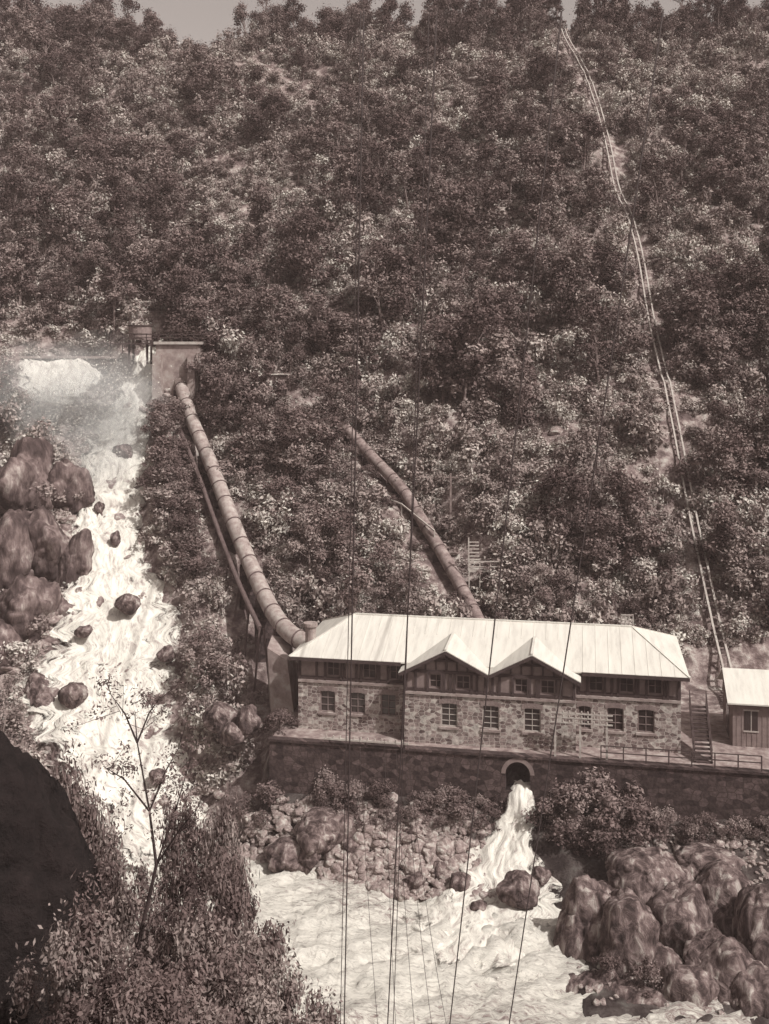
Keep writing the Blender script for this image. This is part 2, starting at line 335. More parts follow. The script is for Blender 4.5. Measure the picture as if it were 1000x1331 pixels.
for i,(h,cr,low,nc,nl) in enumerate([(8,2.3,.15,22,3600),(9,2.4,.2,24,3600),(7,2.8,.1,20,3600),(10.5,2.0,.4,16,2200),(6,2.3,.08,16,2800),(9,1.8,.2,16,2300),(8.5,2.6,.3,15,2500),(10,2.4,.42,13,2000)]):
    cl,tr=tree_parts(h,cr,nc,low=low,lean_=.16,zs=(.55,1.4)); foliage_obj('tree_%d'%i,cl,nl,.165,M_tree,tr,M_bark,C_tree)
for i in range(6):
    cl,tr=tree_parts(2.6,1.5,12,low=.1,crs=1.05,zs=(.5,1.3)); foliage_obj('scrub_%d'%i,cl,850,.145,M_shrub,tr,M_bark,C_shrub)
for i in range(3):
    cl=[((random.uniform(-1,1),random.uniform(-1,1),random.uniform(.1,.5)),(.5,.5,.35),random.uniform(.1,.9)) for _ in range(7)]
    foliage_obj('bracken_%d'%i,cl,240,.14,M_bracken,None,None,C_brack)
for i in range(4):
    cl,tr=tree_parts(3.2,1.7,18,low=.1,crs=.9,zs=(.5,1.2)); foliage_obj('bush_%d'%i,cl,2600,.105,M_bush,tr,M_barkd,C_bush)
for i in range(6): rock_mesh('rubble_%d'%i,3,i+1,M_rock,(1,random.uniform(.7,1),random.uniform(.6,.9)),coll=C_rock,amp=.3,planes=11,sharp=24)
def scatter(name,coll,items):
    me=bpy.data.meshes.new(name); me.from_pydata([i[:3] for i in items],[],[])
    a=me.attributes.new('rot','FLOAT_VECTOR','POINT'); a.data.foreach_set('vector',[c for i in items for c in i[3]])
    a=me.attributes.new('scl','FLOAT_VECTOR','POINT'); a.data.foreach_set('vector',[c for i in items for c in i[4]])
    a=me.attributes.new('idx','INT','POINT'); a.data.foreach_set('value',[i[5] for i in items])
    o=bpy.data.objects.new(name,me); COL.objects.link(o)
    ng=bpy.data.node_groups.new(name,'GeometryNodeTree')
    ng.interface.new_socket('Geometry',in_out='INPUT',socket_type='NodeSocketGeometry'); ng.interface.new_socket('Geometry',in_out='OUTPUT',socket_type='NodeSocketGeometry')
    gi=ng.nodes.new('NodeGroupInput'); go=ng.nodes.new('NodeGroupOutput'); ci=ng.nodes.new('GeometryNodeCollectionInfo'); ip=ng.nodes.new('GeometryNodeInstanceOnPoints')
    ci.inputs['Collection'].default_value=coll; ci.inputs['Separate Children'].default_value=True; ci.inputs['Reset Children'].default_value=True
    ip.inputs['Pick Instance'].default_value=True
    def att(nm,t):
        q=ng.nodes.new('GeometryNodeInputNamedAttribute'); q.data_type=t; q.inputs['Name'].default_value=nm
        return next(s for s in q.outputs if s.enabled and s.name=='Attribute')
    L=ng.links.new
    L(gi.outputs[0],ip.inputs['Points']); L(ci.outputs[0],ip.inputs['Instance']); L(att('idx','INT'),ip.inputs['Instance Index'])
    L(att('rot','FLOAT_VECTOR'),ip.inputs['Rotation']); L(att('scl','FLOAT_VECTOR'),ip.inputs['Scale']); L(ip.outputs[0],go.inputs[0])
    md=o.modifiers.new('scatter','NODES'); md.node_group=ng
    return o
TR=[(x,y,0) for x,y in TRAMXY]
def clear(x,y,h,extra=0):
    if -12<x<60 and yfront(x)-3.5<y<91.5+ (0 if x<25 else 1): return False
    if y<78 and x<12 and y>50: return False
    ds=[0,h*.35,h*.7,h*1.05]
    for d in ds:
        X=x*(1+d/y); Y=y+d
        if -32<x<14 and Y>84:
            if pdist(PIPE1,X,Y)[0]<1.0+extra: return False
            if Y<116 and pdist(PIPE2,X,Y)[0]<.45+extra*.8: return False
        if x>24 and pdist(TR,X,Y)[0]<.7+extra*.8: return False
        if x<-12 and Y<126:
            dd,p=pdist(FALL,X,Y)
            if dd<p[3]/2+.2+extra*.3: return False
            dd,p=pdist(FALL2,X,Y)
            if dd<p[3]/2+.2: return False
        if -26.5<X<-19.5 and 118<Y<121 : return False
        if -42<X<-26 and 118<Y<123.5 : return False
    return True
def rnd_rot(): return (random.uniform(-.1,.1),random.uniform(-.1,.1),random.uniform(0,6.28))
KT=[0,0,1,1,2,2,3,4,4,5,6,7]
items=[]
def dens(x,y): return .30+.2*ss(140,180,y)+1.6*N(x,y,.05,11)+1.2*N(x,y,.15,12)
tries=0
while len(items)<900 and tries<20000:
    tries+=1
    y=random.uniform(80,205); xw=y*.50+6; x=random.uniform(-xw,xw)
    if random.random()>dens(x,y)+.05: continue
    s=random.uniform(.4,1.1)
    if y<105: s*=.75
    if not clear(x,y,9*s,1.8*s): continue
    items.append((x,y,H(x,y)-.2,rnd_rot(),(s*random.uniform(.9,1.3),s*1.1,s*random.uniform(.7,1.0)),random.choice(KT)))
for q,by,s in [(135,452,1.15),(120,460,1.0),(230,425,1.15),(250,440,.9),(290,560,.8),(320,550,.8),(440,740,.8),(410,735,.75),(470,690,.75),(600,560,1.4),(575,540,1.2),(625,540,1.1),(640,480,1.1),(700,300,1.2),(715,310,1),(735,430,1.2),(655,200,1.2),(780,500,1.1),(680,560,1),(820,730,1),(740,720,1),(720,730,.8),(905,480,1.1),(935,650,1.1),(960,760,.9),(60,330,1.2),(450,300,1.2),(340,200,1.1),(330,330,1),(500,430,1.1),(520,440,1.2),(400,400,1.1),(600,330,1.2),(860,300,1.1),(930,250,1.2),(180,250,1.2),(90,220,1.2)]:
    Y=100/(0.8-(450-by)/1400); X=(q-500)/1400*Y
    for dx in (0,random.uniform(-3,3)):
        if clear(X+dx,Y+dx*.5,9.5*s,1.6*s): items.append((X+dx,Y+dx*.5,H(X+dx,Y+dx*.5)-.2,rnd_rot(),(s*1.05,s*1.05,s*.95),random.choice([0,1,2,5,6])))
for i in range(400):
    if i<290: x=random.uniform(-115,115)
    else: x=random.choice([-66,-20,0,15,38,62,85])+random.gauss(0,6)
    y=random.uniform(188,222); q=x/y*1400+500
    gap=(205<q<300) or (515<q<545) or (688<q<722)
    if gap and random.random()<.8: continue
    if 715<q<760 and y<200: continue
    s=random.uniform(.6,1.15)+.2*(y>200); items.append((x,y,H(x,y)-.2,rnd_rot(),(s*.9,s*.9,s),random.choice([0,1,1,3,5,6,7])))
scatter('hillside_forest',C_tree,items)
items=[]; tries=0
while len(items)<5200 and tries<40000:
    tries+=1
    y=random.uniform(77,208); xw=y*.46+4; x=random.uniform(-xw,xw)
    s=random.uniform(.35,1.4)
    if y<160 and random.random()<.45-1.6*N(x,y,.12,31) and random.random()<.5: continue
    if not clear(x,y,2.4*s,1.0*s): continue
    items.append((x,y,H(x,y)-.25,rnd_rot(),(s,s,s*random.uniform(.7,1.3)),random.randrange(6)))
scatter('hillside_scrub',C_shrub,items)
items=[]; tries=0
while len(items)<6000 and tries<40000:
    tries+=1
    y=random.uniform(77,198); xw=y*.40+4; x=random.uniform(-xw,xw)
    s=random.uniform(.5,1.2)
    if not clear(x,y,.7*s,.6*s): continue
    items.append((x,y,H(x,y)-.1,rnd_rot(),(s,s,s),random.randrange(3)))
scatter('hillside_bracken',C_brack,items)
# rubble
items=[]
def rub(n,x0,x1,y0,y1,s0,s1,cond=lambda x,y:True):
    c=0;t=0
    while c<n and t<n*20:
        t+=1
        x=random.uniform(x0,x1);y=random.uniform(y0,y1)
        z=H(x,y)
        if z<-.35 or not cond(x,y): continue
        s=s0+(s1-s0)*random.random()**2.6
        items.append((x,y,z+s*.15,(random.uniform(-.6,.6),random.uniform(-.6,.6),random.uniform(0,6.28)),(s,s*random.uniform(.7,1),s*random.uniform(.6,1)),random.randrange(6))); c+=1
rub(2100,-10,7.0,68,77.6,.14,.75,lambda x,y:y<yfront(x)-2.9)
rub(300,10.8,40,57,67,.15,.5)
rub(1200,16,40,67,74,.14,.55,lambda x,y:y<yfront(x)-2.9)
rub(350,-32,-12,75,84,.3,.8)
rub(600,-34,-19,84,122,.25,.9,lambda x,y:1<pdist(FALL,x,y)[0]-pdist(FALL,x,y)[1][3]/2*.8<3.5 or (random.random()<.07))
rub(500,-46,-30,85,118,.3,1.3)
rub(1100,-60,60,92,190,.3,1.1,lambda x,y:clear(x,y,1,1))
scatter('river_rubble',C_rock,items)
# bank bushes
items=[]
def bsh(x,y,s,z=None): items.append((x,y,(H(x,y) if z is None else z)-.2,rnd_rot(),(s,s,s*random.uniform(.75,1)),random.randrange(4)))
def pxb(px,py_,Y,s): bsh((px-500)/1400*Y,Y,s)
for px,Y,s in [(725,73,.9),(745,72.4,1.2),(775,72.5,1.3),(805,72,1.2),(740,71.2,.8),(765,70.6,.9),(828,71.5,1.0),(790,70.3,.9),(640,74.3,.6),(622,74.4,.5),(850,72,.7),(905,71,.5),(790,60,.5),(850,59,.6),(205,115.5,.7),(218,115,.8),(262,115.5,.8),(278,116,.9),(250,114.5,.5),(478,108,.6),(505,105.5,.5),(540,101,.55),(440,112,.8),(455,111,.6)]: pxb(px,0,Y,s)
for i in range(34):
    px=random.choice([random.uniform(390,470),random.uniform(390,655)]); x=(px-500)/1400*76.5
    if 8.0<x<10.8: continue
    bsh(x,yfront(x)-random.uniform(2.9,4.6),random.uniform(.25,.75))
for i in range(22):
    x=random.uniform(11.5,36); bsh(x,yfront(x)-random.uniform(2.9,3.8),random.uniform(.35,.75))
for i in range(60):
    x=random.uniform(-15,-7.5); y=random.uniform(76,82)
    d,p=pdist(FALL,x,y)
    if d<p[3]/2+.9 or (-12.5<x<-7.5 and y>79.5): continue
    bsh(x,y,random.uniform(.5,.95))
for i in range(30):
    Y=random.uniform(97,113); d,p=pdist(PIPE1,-20,Y); x=p[0]-random.uniform(2.2,5.0)
    dd,q=pdist(FALL,x,Y)
    if dd<q[3]/2+1.2: continue
    bsh(x,Y,random.uniform(.7,1.2))
for i in range(22):
    x=random.uniform(-46,-32); y=random.uniform(79,98); bsh(x,y,random.uniform(.5,1.1))
for i in range(60): bsh(random.uniform(-9,25),random.uniform(91.5,96),random.uniform(.4,.8))
scatter('riverbank_bushes',C_bush,items)
# ------------------------------------------------------------- boulders
def boulder(px,py_,Y,rx,rz,ry=None,m=M_boulder,seed=0,name='boulder',amp=.24,planes=11,sharp=20):
    o=rock_mesh(name,5,seed,m,(rx*1.2,(ry or rx)*1.2,rz*1.2),amp=amp,facet=.07,planes=planes,sharp=sharp); o.location=((px-500)/1400*Y,Y,35.5-(py_-450)/1400*Y); return o
B=[(762,1205,64,1.9,2.9),(818,1225,62.5,2.0,3.1),(838,1135,67,2.1,1.7),(888,1210,64,2.0,2.6),(945,1185,66,2.0,2.2),(945,1290,60,1.8,2.4),(885,1300,59.5,1.9,1.9),(825,1322,59,1.8,1.6),(765,1305,60.5,1.7,2.3),(1000,1230,62,2.2,2.8),(925,1120,69,2.0,.8),(862,1265,61,1.2,1.6),(925,1245,61.5,1.3,1.4),(990,1310,58.5,1.8,2),(880,1150,67.5,1.2,.9),(790,1165,66,.9,.9),(905,1255,60.5,.7,.7),
(675,1158,67.6,1.2,.9),(600,1150,70,.9,.8),(420,1080,74.5,2.0,1.3),(372,1110,73.6,1.4,.9),(400,1112,73,1.0,.8),(455,1100,74,.9,.7),(570,1130,71.5,.8,.6),(622,1180,67.5,.5,.4),(540,1145,70.5,.6,.5),(702,1140,69,.6,.5)]
for i,(a,b,c,d,e) in enumerate(B): boulder(a,b,c,d,e,seed=i+3)
for i,(a,b,c,d,e) in enumerate([(285,930,82,1.2,.9),(325,940,80.5,.8,1.0),(300,955,80,.9,.7),(160,590,111.5,.9,1.2),(58,905,88,1.6,1.5),(165,785,94.5,.9,.8),(95,905,86.5,1,.9),(150,700,101.3,.5,.6),(205,1010,80.5,.6,.5),(110,820,92.5,.7,.5),(215,850,90.5,.7,.6),(130,660,105,.4,.5)]): boulder(a,b,c,d,e,seed=i+40,amp=.3,planes=9,sharp=22)
# rock wall of the ravine
for i,(a,b,c,d,e) in enumerate([(30,640,104,3.4,4.6),(85,640,106,2.4,3.4),(60,720,99,3.0,3.6),(15,740,97,2.6,4.2),(95,730,98.5,1.6,2.6),(40,800,94,2.6,2.6),(5,860,91,2.4,2.6),(75,800,95,1.3,1.8)]): boulder(a,b,c,d,e,m=M_cliff,seed=i+70,name='cliff_rock',amp=.4,planes=12,sharp=26)
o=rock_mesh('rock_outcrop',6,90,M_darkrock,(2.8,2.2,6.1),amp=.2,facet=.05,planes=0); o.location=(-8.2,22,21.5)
# ------------------------------------------------------------- station
ANG=-math.atan2(5,27.2); BASE=7.1
st=empty('power_station',(-6.4,80,BASE),ANG)
def wall_open(mb,u0,u1,z0,z1,ops,v,depth=.25,mi=0):
    us=sorted({u0,u1,*[o[0] for o in ops],*[o[1] for o in ops]}); zs=sorted({z0,z1,*[o[2] for o in ops],*[o[3] for o in ops]})
    for a,b in zip(us,us[1:]):
        for c,d in zip(zs,zs[1:]):
            if any(o[0]<=a and b<=o[1] and o[2]<=c and d<=o[3] for o in ops): continue
            mb.quad((a,v,c),(b,v,c),(b,v,d),(a,v,d),mi)
    for a,b,c,d in ops:
        mb.quad((a,v,c),(a,v+depth,c),(a,v+depth,d),(a,v,d),mi); mb.quad((b,v,c),(b,v,d),(b,v+depth,d),(b,v+depth,c),mi)
        mb.quad((a,v,d),(a,v+depth,d),(b,v+depth,d),(b,v,d),mi); mb.quad((a,v,c),(b,v,c),(b,v+depth,c),(a,v+depth,c),mi)
ST=MB(); WN=MB(); TM=MB()
def window(a,b,c,d,v,cols=2,rows=3,fr=.08,stone=True,trim=1):
    WN.quad((a,v+.2,c),(b,v+.2,c),(b,v+.2,d),(a,v+.2,d),0)
    for (p,q,r,s) in [(a,a+fr,c,d),(b-fr,b,c,d),(a+fr,b-fr,c,c+fr),(a+fr,b-fr,d-fr,d)]: WN.box(p,q,v+.10,v+.19,r,s,trim)
    for i in range(1,cols): u=a+(b-a)*i/cols; WN.box(u-.025,u+.025,v+.12,v+.18,c+fr,d-fr,trim)
    for i in range(1,rows): z=c+(d-c)*i/rows; WN.box(a+fr,b-fr,v+.125,v+.175,z-.02,z+.02,trim)
    if stone:
        WN.box(a-.12,b+.12,v-.10,v+.08,c-.16,c-.003,2)
        n=7
        for i in range(n):
            t=(i+.5)/n*2-1; u=(a+b)/2+t*(b-a)*.62; z=d+.16-.14*t*t
            w=(b-a)*.62/n*.92
            WN.box(u-w,u+w,v-.035-.002*(i%2),v+.05,z-.16,z+.18,3)
def uof(px,v=0):
    k=(px-500)/1400; c,s=math.cos(ANG),math.sin(ANG)
    return (k*(80+v*c)+6.4+v*s)/(c-k*s)
LW=27.5; SH=3.55; EV=5.5; U1,U2,U3=8.2,14.25,20.3; BV=-1.3
ops=[]
for px in (426,465,505):
    u=uof(px); ops.append((u-.58,u+.58,1.35,2.95))
wall_open(ST,0,U1,-.4,SH,ops,0); [window(*o,0,trim=3) for o in ops]
ops=[]
for px in (800,840,):
    u=uof(px); ops.append((u-.58,u+.58,1.3,2.95))
u=uof(760); ops.append((u-.45,u+.45,1.3,2.95))
wall_open(ST,U3,LW,-.4,SH,ops,0); [window(*o,0,trim=3) for o in ops]
ops=[]
for px in (584,638,692):
    u=uof(px,BV); ops.append((u-.6,u+.6,1.3,3.0))
wall_open(ST,U1,U3,-.5,SH,ops,BV); [window(*o,BV,cols=2,rows=4) for o in ops]
for u in (U1,U3): ST.quad((u,BV,-.5),(u,0,-.5),(u,0,SH),(u,BV,SH))
for u in (0,LW): ST.quad((u,0,-.4),(u,9.6,-.4),(u,9.6,EV),(u,0,EV))
ST.quad((0,9.6,-.4),(LW,9.6,-.4),(LW,9.6,EV),(0,9.6,EV))
def upper(u0,u1,v,z0,z1,wins,posts):
    ops=[(a-.5,a+.5,z0+.45,z1-.3) for a in wins]
    wall_open(TM,u0,u1,z0,z1,ops,v+.04,mi=0); [window(*o,v+.04,cols=2,rows=2,stone=False,trim=3) for o in ops]
    TM.box(u0,u1,v-.12,v+.03,z0-.02,z0+.16,2)
    TM.box(u0,u1,v-.05,v+.035,z1-.22,z1-.02,1)
    TM.box(u0,u1,v-.04,v+.036,z0+.28,z0+.42,1)
    for p in posts: TM.box(p-.09,p+.09,v-.06,v+.037,z0+.165,z1-.225,1)
    for o in ops:
        for p in (o[0]-.1,o[1]+.1): TM.box(p-.08,p+.08,v-.07,v+.038,z0+.165,z1-.225,1)
upper(0,U1,0,SH,EV,[uof(433),uof(480),uof(515)],[.12,1.4,3.5,4.4,6.1,U1-.12])
upper(U3,LW,0,SH,EV,[uof(775),uof(815),uof(852)],[U3+.2,22.8,24.6,26.6,LW-.12])
BE=5.3
upper(U1,U3,BV,SH,BE,[uof(567,BV),uof(602,BV),uof(678,BV),uof(712,BV)],[U1+.12,9.0,10.9,11.5,13.4,U2-.25,U2+.25,15.0,17.0,17.6,19.3,U3-.12])
for u in (U1,U3): TM.quad((u,BV+.04,SH),(u,.04,SH),(u,.04,BE),(u,BV+.04,BE),0)
GR=6.85
for a,b in ((U1,U2),(U2,U3)):
    c=(a+b)/2
    TM.add([(a,BV+.045,BE),(b,BV+.045,BE),(c,BV+.045,GR-.05)],[(0,1,2)],0)
    TM.box(c-.08,c+.08,BV-.07,BV+.04,BE,GR-.3,1)
    for k in (-1.5,-.75,.75,1.5): TM.box(c+k-.06,c+k+.06,BV-.05,BV+.041,BE,BE+1.45*(1-abs(k)/3.03)-.05,1)
    TM.box(c-.9,c+.9,BV-.055,BV+.042,BE+.62,BE+.78,1)
ST.obj('stone_walls',[M_stone],st); WN.obj('windows',[M_glass,M_trim,M_conc,M_panel],st); TM.obj('half_timbered_upper_storey',[M_panel,M_timber,M_conc],st)
RF=MB()
O=.55; E=(-O,LW+O,-O,9.6+O); RZ=7.5; ra,rb,rv=3.3,24.4,4.8
def slab(pts,th=.1,mi=0):
    n=len(pts); top=[Vector(p) for p in pts]; bot=[p-Vector((0,0,th)) for p in top]
    RF.add(top+bot,[tuple(range(n)),tuple(range(2*n-1,n-1,-1))]+[(i,i+n,(i+1)%n+n,(i+1)%n) for i in range(n)],mi)
A,Bc,Cc,D=(E[0],E[2],EV),(E[1],E[2],EV),(E[1],E[3],EV),(E[0],E[3],EV); R1,R2=(ra,rv,RZ),(rb,rv,RZ)
slab([A,Bc,R2,R1]); slab([Bc,Cc,R2]); slab([Cc,D,R1,R2]); slab([D,A,R1])
GO=.55
for a,b,sl,sr in ((U1,U2,.35,0),(U2,U3,0,.35)):
    c=(a+b)/2; zl=BE+.05-sl*.5; zr=BE+.05-sr*.5
    f=BV-GO; bk=2.95
    slab([(a-sl,f,zl),(c,f,GR+.05),(c,bk,GR+.05),(a-sl,bk,zl)],.09); slab([(c,f,GR+.05),(b+sr,f,zr),(b+sr,bk,zr),(c,bk,GR+.05)],.09)
    RF.beam((a-sl,f+.03,zl-.2),(c,f+.03,GR-.15),.06,.24,1); RF.beam((c,f+.028,GR-.15),(b+sr,f+.028,zr-.2),.06,.24,1)
    RF.beam((c,f,GR+.09),(c,bk-.1,GR+.09),.16,.07,0)
RF.beam(R1,R2,.22,.12,0)
for p,q in ((A,R1),(Bc,R2),(Cc,R2),(D,R1)): RF.beam(p,q,.18,.1,0)
RF.box(E[0],U1-.4,E[2]-.08,E[2]-.003,EV-.26,EV-.02,1); RF.box(U3+.4,E[1],E[2]-.08,E[2]-.003,EV-.26,EV-.02,1)
for u in np.arange(1.0,27.2,.9):
    t=min(1,(u+O)/(ra+O),(E[1]-u)/(E[1]-rb)); 
    z0=.62 if U1-.2<u<U3+.2 else 0
    if t>z0: RF.beam((u,lerp(E[2],rv,z0),lerp(EV,RZ,z0)+.01),(u,lerp(E[2],rv,t),lerp(EV,RZ,t)+.01),.05,.03,0)
RF.obj('hipped_iron_roof',[M_roof,M_timber],st)
VT=MB(); VT.tube([(0.3,2.5,5.0),(.3,2.5,7.0)],.42,14); VT.tube([(.3,2.5,7.0),(.3,2.5,7.25)],.55,14); VT.obj('vent_stack',[M_conc],st)
# retaining wall with tailrace arch
rw=empty('retaining_wall',(-6.4,80,BASE),ANG)
W=MB(); wv=-2.45; ua=16.35; r=.85; zb=-2.4; zs=-1.25
W.quad((-1.5,wv,-5),(ua-r,wv,-5),(ua-r,wv,-.12),(-1.5,wv,-.12)); W.quad((ua+r,wv,-5),(40,wv,-5),(40,wv,-.12),(ua+r,wv,-.12)); W.quad((ua-r,wv,-5),(ua+r,wv,-5),(ua+r,wv,zb),(ua-r,wv,zb))
n=12
for i in range(n):
    a0=math.pi*(1-i/n); a1=math.pi*(1-(i+1)/n)
    x0,z0,x1,z1=ua+r*math.cos(a0),zs+r*math.sin(a0),ua+r*math.cos(a1),zs+r*math.sin(a1)
    W.quad((x0,wv,z0),(x1,wv,z1),(x1,wv,-.12),(x0,wv,-.12)); W.quad((x0,wv,z0),(x0,wv+5,z0),(x1,wv+5,z1),(x1,wv,z1))
    W.add([(ua+r*math.cos(a0),wv-.06,zs+r*math.sin(a0)),(ua+r*math.cos(a1),wv-.06,zs+r*math.sin(a1)),(ua+(r+.3)*math.cos(a1),wv-.06,zs+(r+.3)*math.sin(a1)),(ua+(r+.3)*math.cos(a0),wv-.06,zs+(r+.3)*math.sin(a0))],[(0,1,2,3)],1)
for x in (ua-r,ua+r): W.quad((x,wv,zb),(x,wv+5,zb),(x,wv+5,zs),(x,wv,zs))
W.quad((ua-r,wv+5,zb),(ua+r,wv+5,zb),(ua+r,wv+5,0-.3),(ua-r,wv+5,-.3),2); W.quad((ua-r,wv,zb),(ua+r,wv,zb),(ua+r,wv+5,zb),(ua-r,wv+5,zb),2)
W.box(-1.6,40,wv-.12,wv+.5,-.12,.06,0)
W.quad((-1.5,wv,-5),(-1.5,wv,-.12),(-1.5,2,-.12),(-1.5,2,-5))
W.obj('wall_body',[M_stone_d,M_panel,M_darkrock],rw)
TP=MB(); TP.quad((-1.4,wv+.5,.05),(40,wv+.5,.05),(40,9,.05),(-1.4,9,.05)); t=TP.obj('terrace_path',[M_gravel]); t.location=(-6.4,80,BASE); t.rotation_euler=(0,0,ANG)
IR=MB()
for u in (18.9,20.6,22.4):
    IR.box(u-.07,u+.07,-2.2,-2.06,.06,3.1,0)
for z in (2.4,2.75,3.05): IR.box(18.5,22.8,-2.26,-2.2,z,z+.09,0); [IR.tube([(u,-2.23,z+.09),(u,-2.23,z+.24)],.05,6,1) for u in np.arange(18.6,22.8,.42)]
o=IR.obj('insulator_rack',[M_wood,M_trim]); o.location=(-6.4,80,BASE); o.rotation_euler=(0,0,ANG)
CR=MB(); CR.box(2.6,8.7,-2.75,-2.6,.35,.47,0)
for u in np.arange(2.8,8.7,.5): CR.tube([(u,-2.68,.47),(u,-2.68,.66)],.05,6,0)
for u in (3,5.6,8.4): CR.box(u-.05,u+.05,-2.62,-2.5,-.1,.34,1)
o=CR.obj('cable_crossarm',[M_wood,M_timber]); o.location=(-6.4,80,BASE); o.rotation_euler=(0,0,ANG)
FN=MB()
for u in np.arange(22,33,1.5): FN.box(u-.04,u+.04,wv+.02,wv+.10,.06,1.1)
for z in (.6,1.05): FN.box(22,32.5,wv+.03,wv+.09,z,z+.06)
o=FN.obj('terrace_railing',[M_timber]); o.location=(-6.4,80,BASE); o.rotation_euler=(0,0,ANG)
SR=MB()
for i in range(14): SR.box(28.3,29.4,-1.6+i*.27,-1.3+i*.27,.06+i*.2,.13+i*.2,0)
for x in (28.28,29.42): SR.beam((x,-1.6,.1),(x,2.2,2.9),.08,.25,0); SR.beam((x,-1.6,1.0),(x,2.2,3.8),.06,.08,0); [SR.beam((x,-1.5+i*.9,.2+i*.66),(x,-1.5+i*.9,1.05+i*.66),.06,.06,0) for i in range(5)]
o=SR.obj('timber_stairs',[M_timber]); o.location=(-6.4,80,BASE); o.rotation_euler=(0,0,ANG)
sh=empty('workshop_shed',(24.7,76.4,BASE),math.radians(-10))
S=MB(); S.box(0,7,0,5,0,3.4,0)
S.add([(0,0,3.4),(0,5,3.4),(0,2.5,4.8)],[(0,1,2)],0); S.add([(7,0,3.4),(7,5,3.4),(7,2.5,4.8)],[(0,1,2)],0)
for k in (.8,3.4): S.box(k,k+.9,-.03,-.003,1.2,2.6,1); S.box(k-.08,k+.98,-.06,-.032,2.6,2.7,2); S.box(k-.08,k+.98,-.06,-.032,1.1,1.2,2); S.box(k+.42,k+.48,-.05,-.031,1.2,2.6,2)
for k in np.arange(.25,7,.35): S.box(k,k+.05,-.025,-.002,0,3.35,0)
S.box(-.03,-.003,1.8,3.2,0,2.2,1)
S.obj('walls',[M_panel,M_glass,M_trim],sh)
S=MB(); 
for sgn,(y0,y1) in ((0,(-.4,2.5)),(1,(5.4,2.5))):
    S.add([(-.4,y0,3.2),(7.4,y0,3.2),(7.4,y1,4.85),(-.4,y1,4.85),(-.4,y0,3.1),(7.4,y0,3.1),(7.4,y1,4.75),(-.4,y1,4.75)],[(0,1,2,3),(7,6,5,4),(0,4,5,1),(1,5,6,2),(2,6,7,3),(3,7,4,0)],0)
S.obj('roof',[M_roof],sh)
# ------------------------------------------------------------- pipes
def smooth_path(P,n=8):
    out=[]; P=[Vector(p) for p in P]; Q=[P[0]*2-P[1]]+P+[P[-1]*2-P[-2]]
    for i in range(1,len(Q)-2):
        for k in range(n):
            t=k/n; a,b,c,d=Q[i-1],Q[i],Q[i+1],Q[i+2]
            out.append(.5*((2*b)+(c-a)*t+(2*a-5*b+4*c-d)*t*t+(3*b-a-3*c+d)*t**3))
    out.append(P[-1]); return out
def pipeline(P,r,pm):
    e=empty('penstock_pipe'); sp=smooth_path(P)
    m=MB(); m.tube(sp,r,20,0); m.obj('pipe_barrel',[pm],e,smooth=True)
    m=MB(); acc=0; b=MB(); nxt=1
    for i in range(len(sp)-1):
        a,c=sp[i],sp[i+1]; L=(c-a).length; d=(c-a).normalized(); acc+=L
        if acc>2.1:
            acc=0; m.tube([a-d*.06,a+d*.06],r+.06,20,0)
            nxt+=1
            if nxt%2==0:
                g=H(a.x,a.y)
                if a.z-g>.3: b.box(a.x-r*1.15,a.x+r*1.15,a.y-.3,a.y+.3,g-1.0,a.z-r*.45,0)
    m.obj('flange_bands',[M_pipeband],e); 
    if b.v: b.obj('pier_supports',[M_stone_d],e)
    return e
pipeline(PIPE1,.70,M_pipe); pipeline(PIPE2,.58,M_pipe2)
m=MB(); sp=[p+Vector((-1.3,0,-1.0)) for p in smooth_path(PIPE1[1:6])]; m.tube(sp,.22,10,0)
for p in sp[::4]:
    m.beam((p.x,p.y,p.z),(p.x-.5,p.y,H(p.x-.5,p.y)-.5),.16,mi=0); m.beam((p.x+.3,p.y,p.z),(p.x+.9,p.y,H(p.x+.9,p.y)-.5),.16,mi=0)
m.obj('drain_pipe',[M_pipeband])
AB=MB(); 
AB.add([(-8.8,84.0,6.5),(-6.9,83,6.5),(-6.9,88,6.5),(-9.6,89,6.5),(-9.2,84.6,11.8),(-7.6,84.0,11.0),(-7.4,87.6,12),(-9.0,88.4,12.4)],[(0,1,5,4),(1,2,6,5),(2,3,7,6),(3,0,4,7),(4,5,6,7)],0)
AB.obj('anchor_block',[M_conc])
# ------------------------------------------------------------- intake
it=empty('intake_headworks')
I=MB(); I.box(-25.0,-20.4,117.8,121.5,28,35.7,0); I.box(-25.2,-20.1,117.5,121.8,35.7,36.0,1); I.box(-25.1,-24.2,116.4,117.79,26,34.6,0); I.box(-21.4,-20.6,116.9,117.79,27,34.6,0)
I.obj('concrete_chamber',[M_conc,M_wood],it)
I=MB()
for x in np.arange(-30,-19.9,1.3): I.box(x-.05,x+.05,118,118.1,36.01 if x>-25.3 else 34.3,36.9)
I.box(-30,-20,118,118.08,36.75,36.85); I.box(-30,-20,118,118.08,36.4,36.47)
I.box(-30,-25.3,117.7,119.2,35.7,35.85); 
I.obj('walkway_railing',[M_timber],it)
I=MB(); I.tube([(-27.1,119.5,36.2),(-27.1,119.5,37.8)],1.25,16,0); I.tube([(-27.1,119.5,37.7),(-27.1,119.5,37.85)],1.35,16,1); I.tube([(-27.1,119.5,36.8),(-27.1,119.5,36.9)],1.28,16,1)
for a in (-1,1):
    for b in (-1,1): I.box(-27.1+a-.1,-27.1+a+.1,119.5+b-.1,119.5+b+.1,33.5,36.2,1)
o=I.obj('water_tank',[M_panel,M_timber])
I=MB(); I.box(-48,-28.9,123.0,124.2,28,34.1,0); I.box(-48,-28.8,122.8,124.4,34.1,34.35,1); I.obj('weir_wall',[M_stone_d,M_conc])
